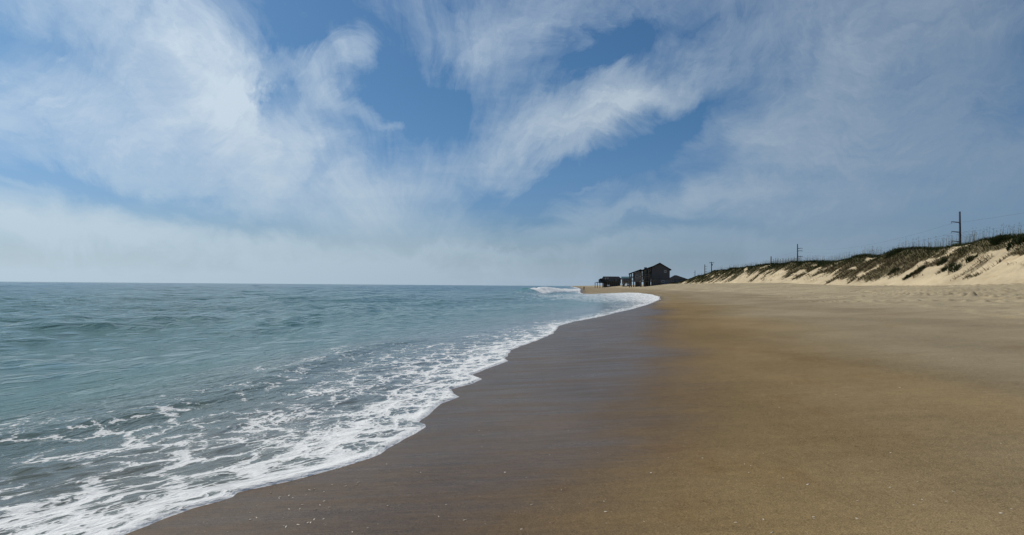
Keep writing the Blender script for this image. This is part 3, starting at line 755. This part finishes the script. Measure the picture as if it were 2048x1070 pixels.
# house half sunk behind the toe of the dune
org5 = at(1337, 570, 390); K5 = 390 / 1334.0
def sx(p): return (p - 1337) * K5
def sz(p): return at(1355, p, 390).z
R5 = thing('beach_house', 'low dark house with a hipped green-black roof half hidden by the end of the dune', 'house', (org5.x, 390, 0), None, -.165)
g5 = land_z(org5.x + 5, 395)
MB().box(sx(1337), sx(1374), 0, 11, g5 - 1.5, sz(558.2)).build('wall', M['grey_siding'], R5)
r5 = MB(); b0 = [(sx(1335.5), -.8, sz(558.6)), (sx(1376), -.8, sz(558.6)), (sx(1376), 11.8, sz(558.6)), (sx(1335.5), 11.8, sz(558.6))]
t0 = [(sx(1350), 5, sz(550.2)), (sx(1354), 5, sz(550.2)), (sx(1354), 6, sz(550.2)), (sx(1350), 6, sz(550.2))]
bv = [r5.bm.verts.new(p) for p in b0]; tv = [r5.bm.verts.new(p) for p in t0]
r5.bm.faces.new(bv); r5.bm.faces.new(tv)
for i in range(4): r5.bm.faces.new((bv[i], bv[(i + 1) % 4], tv[(i + 1) % 4], tv[i]))
r5.build('roof', M['roof'], R5)
MB().box(sx(1338), sx(1370), -2.2, -.003, sz(565.2), sz(564.4)).build('deck', M['dwood'], R5)
railing(R5, [(sx(1338), -2.1, sz(564.4)), (sx(1370), -2.1, sz(564.4))], mat=M['dwood'], gap=.6)
for p in (1339, 1347, 1355, 1363, 1369): MB().box(sx(p) - .15, sx(p) + .15, -2.1, -1.8, g5 - 1.5, sz(564.9)).build('post', M['dwood'], R5)
for p in (1343, 1352, 1361): window(R5, sx(p), sx(p + 4), sz(563.4), sz(560), 0)


# ------------------------------------------------------------------ two parked vehicles under the houses
def parked_car(label, loc, rz):
    c = thing('parked_car', label, 'car', loc, 'vehicles parked by the houses', rz)
    # seen from its tail: x across, y forward
    b = MB(); pr = [(-2.2, .42), (2.2, .42), (2.2, .80), (1.3, .98), (.6, 1.62), (-1.5, 1.66), (-2.1, 1.05), (-2.2, .95)]
    b.prism_x([(y, z) for y, z in pr], -.88, .88); b.build('body', M['car'], c, bevel=.06)
    g = MB(); g.prism_x([(-1.96, 1.18), (-1.58, 1.57), (-1.60, 1.60), (-2.0, 1.2)], -.74, .74); g.build('rear_window', M['glass'], c)
    for s in (-1, 1):
        MB().prism_x([(-1.7, 1.08), (1.0, 1.08), (.5, 1.54), (-1.4, 1.56)], s * .885 - .01, s * .885 + .01).build('side_window', M['glass'], c)
        MB().box(s * .70 - .14, s * .70 + .14, -2.24, -2.17, .82, 1.02).build('tail_light', M['lamp'], c)
        for y in (-1.35, 1.35):
            wl = MB().tube([(s * .92, y, .36), (s * .70, y, .36)], .36, 18).build('wheel', M['tyre'], c)
            MB().tube([(s * .935, y, .36), (s * .90, y, .36)], .21, 12).build('rim', M['rim'], wl)
    MB().box(-.90, .90, -2.27, -2.18, .44, .62).build('bumper', M['tyre'], c)
p1 = at(1255, 570, 330); parked_car('pale vehicle parked under the small pale house with a green roof', (p1.x, 330, land_z(p1.x, 330)), .1)
p2 = at(1217, 571, 425); parked_car('pale vehicle parked before the long dark farthest house', (p2.x, 425, land_z(p2.x, 425)), -.15)


# ------------------------------------------------------------------ utility poles behind the dune
def insul(m, p): 
    m.tube([p, p + Vector((0, 0, -.10)), p + Vector((0, 0, -.101)), p + Vector((0, 0, -.30)), p + Vector((0, 0, -.301)), p + Vector((0, 0, -.38))], .05, 8); return p + Vector((0, 0, -.38))


def arm_pole(label, px, ptop, Y, arms, side, lean=0.0, alen=1.75, r=.20):
    b = at(px, ptop, Y); gz_ = land_z(b.x, Y)
    o = thing('utility_pole', label, 'utility pole', (b.x, Y, gz_), 'utility poles along the road behind the dune')
    H = b.z - gz_
    off = lambda z: Vector((lean * (H - z), 0, z))
    MB().tube([off(-1.0), off(H * .5), off(H)], r * 1.25, 12, r * .8).build('pole', M['pole'], o, True)
    ends = []
    for p in arms:
        z = at(px, p, Y).z - gz_
        a = off(z); e = a + Vector((side * alen, 0, .16))
        am = MB().tube([a, e], .12, 8, .07).build('crossarm', M['arm'], o)
        im = MB(); q = insul(im, e); im.build('insulator', M['ins'], am); ends.append(Vector((b.x, Y, gz_)) + q)
    cp = MB().tube([off(H) + Vector((0, 0, .002)), off(H) + Vector((0, 0, .08))], r * .85, 12).build('pole_cap', M['arm'], o)
    return o, ends, Vector((b.x, Y, gz_)) + off(H)

o1, e1, t1 = arm_pole('leaning tall pole nearest of the row, three arms reaching left over the high dune', 1919.5, 424, 137, (445, 464.5, 483.5), -1, .006)
o2, e2, t2 = arm_pole('straight pole in the middle of the dune line with four arms on its right side', 1595, 488.5, 247, (497, 502, 513.5, 525), 1)
o3, e3, t3 = arm_pole('thin distant pole with stubby arms, just left of the short T-topped pole', 1409.5, 529, 458, (533, 538, 543), 1, 0, 1.6, .28)
o4, e4, t4 = arm_pole('faintest and farthest pole, left of all the others beyond the dune', 1390, 541, 690, (545, 550), -1, 0, 1.6, .28)
tp = at(1423, 523.5, 300); tg = land_z(tp.x, 300); H = tp.z - tg
TP = thing('utility_pole', 'short pole with a T crossbar on the far end of the dune', 'utility pole', (tp.x, 300, tg), 'utility poles along the road behind the dune')
MB().tube([(0, 0, -1), (0, 0, H)], .22, 10, .17).build('pole', M['pole'], TP, True)
ca = MB().box(-1.1, 1.1, -.22, -.10, H - .55, H - .40).build('crossarm', M['pole'], TP)
for x in (-1.0, -.5, .5, 1.0): MB().tube([(x, -.16, H - .40), (x, -.16, H - .12)], .06, 6).build('insulator', M['ins'], ca)
MB().tube([(.28, -.1, H - 1.7), (.28, -.1, H - 1.0)], .19, 10).build('transformer', M['arm'], TP)

def wire(label, a, b, sag, r=.013):
    m = MB(); n = 26
    m.tube([a.lerp(b, i / n) - Vector((0, 0, sag * 4 * (i / n) * (1 - i / n))) for i in range(n + 1)], r, 4)
    tag(m.build('power_line', M['wire']), label, 'power line', 'wires strung between the poles')
near = [Vector((73, 22, 17.3)), Vector((73, 22, 15.2)), Vector((73, 22, 13.2))]
o0, e0, t0_ = None, near, None
names = ('top', 'middle', 'lowest')
for i in range(3):
    wire('%s sagging wire of those running off from the nearest pole past the photo edge' % names[i], e1[i], near[i], 1.3)
    wire('%s wire of those drooping between the nearest pole and the straight middle pole' % names[i], e1[i], e2[i], 2.0)
    wire('%s wire of those in the distance between the middle pole and the thin distant one' % names[i], e2[i], e3[i], 3.0)

# ------------------------------------------------------------------ sand fence on the crest
def crest_pt(y, q=54.0): x = q + .125 * y - 4.0; return Vector((x, y, land_z(x, y)))
fp = [crest_pt(y, 55.0) for y in np.arange(166, 194, 2.5)]
FN = thing('sand_fence', 'weathered slat fence along the dune crest left of the straight middle pole', 'fence', fp[0])
for i, p in enumerate(fp):
    d = p - fp[0]; MB().tube([d - Vector((0, 0, .5)), d + Vector((0, 0, 1.75 if i < len(fp) - 1 else 2.6))], .05 if i < len(fp) - 1 else .14, 6).build('post', M['fence'], FN)
sl_ = MB()
for a, b in zip(fp, fp[1:]):
    for k in range(1, 5):
        p = a.lerp(b, k / 5) - fp[0]; sl_.box(p.x - .016, p.x + .016, p.y - .016, p.y + .016, p.z - .1, p.z + 1.1 + .35 * random.random())
    for h in (.4, 1.15): sl_.tube([a - fp[0] + Vector((0, 0, h)), b - fp[0] + Vector((0, 0, h))], .018, 4)
sl_.build('slat_panel', M['fence'], FN)

# ------------------------------------------------------------------ a walker on the far sand
pw_ = at(1168, 577.3, 300); zg = land_z(pw_.x, 300)
J = [(0, 0, .95), (0, .01, 1.15), (0, .02, 1.40), (0, .0, 1.53), (0, -.01, 1.66), (0, -.01, 1.78),
     (.10, 0, .90), (.11, -.16, .50), (.11, -.10, .08), (.11, -.24, .04), (-.10, 0, .90), (-.11, .12, .50), (-.11, .32, .10), (-.11, .20, .04),
     (.19, .02, 1.40), (.24, .10, 1.13), (.23, .02, .90), (.23, -.02, .80), (-.19, .02, 1.40), (-.24, -.06, 1.13), (-.23, -.18, .92), (-.23, -.22, .82)]
Ed = [(0, 1), (1, 2), (2, 3), (3, 4), (4, 5), (0, 6), (6, 7), (7, 8), (8, 9), (0, 10), (10, 11), (11, 12), (12, 13), (2, 14), (14, 15), (15, 16), (16, 17), (2, 18), (18, 19), (19, 20), (20, 21)]
Rr = [.15, .14, .16, .06, .10, .085, .095, .07, .045, .035, .095, .07, .045, .035, .065, .05, .038, .03, .065, .05, .038, .03]
pm = bpy.data.meshes.new('person'); pm.from_pydata(J, Ed, [])
PO = link('person', pm, M['cloth']); md = PO.modifiers.new('skin', 'SKIN')
for i, r in enumerate(Rr): pm.skin_vertices[0].data[i].radius = (r, r * .85)
pm.skin_vertices[0].data[0].use_root = True
sb = PO.modifiers.new('sub', 'SUBSURF'); sb.levels = sb.render_levels = 2
PO.location = (pw_.x, 300, zg)
tag(PO, 'tiny person in dark clothes walking on the far sand beside the surf', 'person')
MB().ball((0, .01, 1.76), .11, (1, 1.05, 1)).build('hair', M['hair'], PO, True)


# ------------------------------------------------------------------ plants
def leaf_material(name, cols, rough=.75):
    m, t = material(name)
    h = t.attr('tone').outputs['Fac']
    cr = t.node('ShaderNodeValToRGB', {0: h}); el = cr.color_ramp.elements
    el[0].position = 0; el[0].color = (*cols[0], 1); el[1].position = 1; el[1].color = (*cols[-1], 1)
    for i, c in enumerate(cols[1:-1]): e = el.new((i + 1) / (len(cols) - 1)); e.color = (*c, 1)
    p = t.node('ShaderNodeBsdfPrincipled', {'Base Color': cr.outputs[0], 'Roughness': rough, 'Specular IOR Level': .15})
    tr = t.node('ShaderNodeBsdfTranslucent', {'Color': cr.outputs[0]})
    mx = t.node('ShaderNodeMixShader', {0: .22, 1: p.outputs[0], 2: tr.outputs[0]})
    t.node('ShaderNodeOutputMaterial', {'Surface': mx.outputs[0]})
    return m


def blades(name, base, hgt, wid_, lean, tone, mat, parent=None):
    """bent blades (two quads and a tip) from arrays"""
    n = len(base); a = np.random.uniform(0, 2 * np.pi, n)
    side = np.stack([np.cos(a), np.sin(a), 0 * a], -1) * wid_[:, None] * .5
    up = np.array([0, 0, 1.0])
    p0 = base; p1 = base + lean * .30 * hgt[:, None] + up * (hgt * .55)[:, None]; p2 = base + lean * hgt[:, None] + up * (hgt * .92)[:, None]
    V = np.stack([p0 - side, p0 + side, p1 - side * .8, p1 + side * .8, p2], 1).reshape(-1, 3)
    me = bpy.data.meshes.new(name); me.vertices.add(n * 5); me.vertices.foreach_set('co', V.reshape(-1).astype(np.float32))
    o = (np.arange(n) * 5)[:, None]
    tri = np.concatenate([o + np.array([0, 1, 3]), o + np.array([0, 3, 2]), o + np.array([2, 3, 4])], 1).reshape(-1)
    me.loops.add(n * 9); me.polygons.add(n * 3); me.loops.foreach_set('vertex_index', tri.astype(np.int32))
    me.polygons.foreach_set('loop_start', np.arange(0, n * 9, 3, dtype=np.int32)); me.update(calc_edges=True)
    fattr(me, 'tone', np.repeat(tone, 5))
    return link(name, me, mat, parent)


GR = leaf_material('dune_grass_blades', [(.026, .036, .012), (.055, .068, .022), (.095, .085, .038), (.15, .115, .062), (.10, .070, .042)])
n = 900000
yy = 55 * (460 / 55.0) ** np.random.rand(n); qq = np.random.uniform(45, 74, n) ; xx = qq + .125 * yy - 4
zz_, _, q2, f2 = land(xx, yy)
mk = veg_mask(yy, q2, f2)
keep = (np.random.rand(n) < mk * np.clip(1.1 - .035 * (qq - 54), .15, 1) * .30) & (f2 > .08)
bs_ = np.stack([xx, yy, zz_ - .04], -1)[keep]; f2 = f2[keep]; yk = yy[keep]; qk = qq[keep]; nk = len(bs_)
hg = np.random.uniform(.25, .62, nk) * (.8 + .5 * vnoise(yk / 3, qk / 3, 5)) * np.where(f2 < 1, .8, 1.15)
gl = np.random.normal(0, .45, (nk, 3)); gl[:, 2] = 0; gl[:, 0] -= np.where(f2 < 1, .75, .1); gl[:, 1] -= .1
brown = np.clip(.62 * np.interp(yk, [60, 150, 210, 330], [1.1, 1.0, .45, .35]) * (1.2 - 1.05 * sstep(.6, .95, f2)) + .25 * (vnoise(yk / 5, qk / 3, 8) - .5) + np.random.normal(0, .12, nk), 0, 1)
tag(blades('dune_grass', bs_, hg, np.interp(yk, [60, 400], [.05, .16]), gl, brown, GR), kind='stuff')
# sea oats standing up against the sky
OA = leaf_material('sea_oat_stalks', [(.10, .095, .05), (.17, .14, .08), (.24, .19, .11)])
n = 2600
yy = 58 * (330 / 58.0) ** np.random.rand(n); qq = 53.5 + np.abs(np.random.normal(0, 4.5, n)); xx = qq + .125 * yy - 4
zz_ = land(xx, yy)[0]; kp = fbm(yy / 3.0, qq / 3.0, 77, 3) > .42
bs_ = np.stack([xx, yy, zz_], -1)[kp]; nk = len(bs_); hg = np.random.uniform(1.0, 2.3, nk)
gl = np.random.normal(0, .05, (nk, 3)); gl[:, 2] = 0; gl[:, 0] += .05
oats = blades('sea_oats', bs_, hg, np.interp(bs_[:, 1], [60, 300], [.03, .06]), gl, np.random.rand(nk), OA)
tag(oats, kind='stuff')
tips = bs_ + gl * hg[:, None] + np.array([0, 0, .92]) * hg[:, None]
seed_heads = np.repeat(tips, 5, 0) + np.random.normal(0, .05, (nk * 5, 3)) - np.array([0, 0, .1])
dl = np.random.normal(0, .6, (len(seed_heads), 3)); dl[:, 2] = 0
sh = blades('sea_oat_seed_heads', seed_heads, np.random.uniform(.06, .15, len(seed_heads)), np.full(len(seed_heads), .022), dl, np.random.rand(len(seed_heads)), OA)
tag(sh, kind='stuff')

def meet(r, d0, d1):
    d = np.linspace(d0, d1, 1500); hit = (EYE + r.z / r.y * d) <= land(r.x / r.y * d, d)[0]
    return float(d[np.argmax(hit)]) if hit.any() else float(d1)

# separate dark clumps on the bare face of the dune and small bushes on its crest
FO = leaf_material('clump_leaves', [(.014, .022, .008), (.030, .044, .014), (.055, .060, .022)])
def clump(name, label, cat, px, py, Y, w_, h_, count=420, group=None):
    # walk out along the sight line until it meets the sand
    r = pix_ray(px, py); d = meet(r, Y * .6, Y * 1.5)
    c = Vector((r.x / r.y * d, d, 0)); c.z = land_z(c.x, c.y)
    o = thing(name, label, cat, c, group)
    a = np.random.uniform(0, 2 * np.pi, count); rr_ = np.sqrt(np.random.rand(count)) * (.7 + .5 * vnoise(a * 1.2, a * 0, int(px)))
    bx = rr_ * np.cos(a) * w_ * .5; by = rr_ * np.sin(a) * w_ * .5
    bz = land(c.x + bx, c.y + by)[0] - c.z
    lump = vnoise(bx * 2.4 + px, by * 2.4, 5)
    keep_ = lump + .35 * np.random.rand(count) > .45
    bx, by, bz, rr_, a, lump = (v[keep_] for v in (bx, by, bz, rr_, a, lump)); count = len(bx)
    base = np.stack([bx, by, bz + np.random.uniform(-.05, .75, count) * h_ * (1.1 - rr_ * .7) * (.4 + lump)], -1)
    ln = np.stack([np.cos(a) * rr_ * .8, np.sin(a) * rr_ * .8, 0 * a], -1) + np.random.normal(0, .3, (count, 3)) * np.array([1, 1, 0])
    blades('foliage', base, np.random.uniform(.3, .7, count) * h_, np.full(count, .06 + .02 * h_), ln, np.random.rand(count), FO, o)
    m = MB()
    for k in range(9):
        t = random.uniform(0, 6.28); e = Vector((math.cos(t) * w_ * .25, math.sin(t) * w_ * .25, h_ * random.uniform(.35, .6)))
        b0 = Vector((e.x * .3, e.y * .3, 0)); b0.z = land_z(c.x + b0.x, c.y + b0.y) - c.z - .08
        m.tube([b0, b0.lerp(e, .5) + Vector((0, 0, .06)), e], .025, 5, .010)
    m.build('stem', M['stem'], o)
cl = 'dark clumps rooted on the bare dune face'
clump('dune_plant', 'dark green clump on the bare dune face, lower right of two touching ones', 'plant', 1911, 540.5, 80, 1.3, .55, 420, cl)
clump('dune_plant', 'broad green clump on the bare dune face joined to a smaller one at its right', 'plant', 1897, 537, 80, 1.6, .5, 420, cl)
clump('dune_plant', 'dark round clump under the leaning pole, just above the bare sand streak', 'plant', 1943, 521, 78, 1.3, .55, 420, cl)
clump('dune_plant', 'small dark clump highest on the open sand, left below the leaning pole', 'plant', 1885, 526, 82, 1.2, .5, 420, cl)
clump('dune_plant', 'brownish clump low on the bare dune face, near the dune foot', 'plant', 1817, 555, 80, 1.4, .5, 420, cl)
clump('dune_plant', 'brownish clump on the middle of the face, left of the other clumps', 'plant', 1787, 545, 90, 1.5, .5, 420, cl)
clump('dune_plant', 'ragged clump at half height with bare sand around, right of the brownish pair', 'plant', 1836, 543, 85, 1.6, .5, 420, cl)
clump('crest_bush', 'rounded dark bush on the dune crest right of the leaning pole', 'bush', 1998, 484, 78, 2.2, .8, 900, 'bushes on the dune crest')
clump('crest_bush', 'dark bush on the dune crest at the right edge of the photo', 'bush', 2038, 486, 78, 2.4, .8, 900, 'bushes on the dune crest')
clump('crest_bush', 'low bush on the falling crest left of the leaning pole', 'bush', 1789, 507, 105, 2.6, .7, 700, 'bushes on the dune crest')
bt = at(1371, 552, 372); bz_ = land_z(bt.x, 372)
clump('far_bush', 'dark scrubby bush between the low dark house and the dune end', 'bush', 1371, 557, 372, 5.0, 3.2, 900)

# ------------------------------------------------------------------ shell grit big enough to see
def fragment(name, label, cat, x, y, r, mat, group, proto=[]):
    m = MB(); m.ball((0, 0, 0), 1.0, (1.1, .55, .2))
    for v in m.bm.verts:
        v.co += Vector((random.uniform(-.12, .12), random.uniform(-.12, .12), random.uniform(-.04, .06)))
    return m
protos = []
for k in range(4):
    me = fragment('shell', '', '', 0, 0, 1, None, '').build('shell', M['shell'], None, True)
    protos.append(me)
PL = [('pale broken shell on the dark wet sand close to the foam edge', 'shell fragments on the wet sand by the foam edge'),
      ('tiny pale shell chip lying on the brown damp sand', 'shell chips on the brown damp sand')]
spots = []
for k in range(46):
    c = random.choice([(585, 1035), (600, 985), (660, 965), (560, 1055), (640, 1010), (530, 990)])
    r = pix_ray(random.gauss(c[0], 34), min(1075, random.gauss(c[1], 16))); spots.append((r, 0, random.uniform(.006, .014)))
for k in range(90):
    r = pix_ray(random.uniform(700, 2048), 640 + 430 * random.random() ** .7); spots.append((r, 1, random.uniform(.006, .013)))
used = set()
for r, g, rad_ in spots:
    d = meet(r, 2.0, 60)
    x, y = r.x / r.y * d, d
    if x < float(edge_x(np.array([y]))[0]) + .12: continue
    k = random.randrange(4); o = protos[k] if k not in used else protos[k].copy()
    if k in used: COL.objects.link(o)
    used.add(k)
    o.location = (x, y, land_z(x, y) + rad_ * .12); o.scale = (rad_,) * 3; o.rotation_euler = (random.uniform(-.3, .3), random.uniform(-.3, .3), random.uniform(0, 6.28))
    tag(o, PL[g][0], 'shell', PL[g][1])
for k in range(4):
    if k not in used: bpy.data.objects.remove(protos[k])
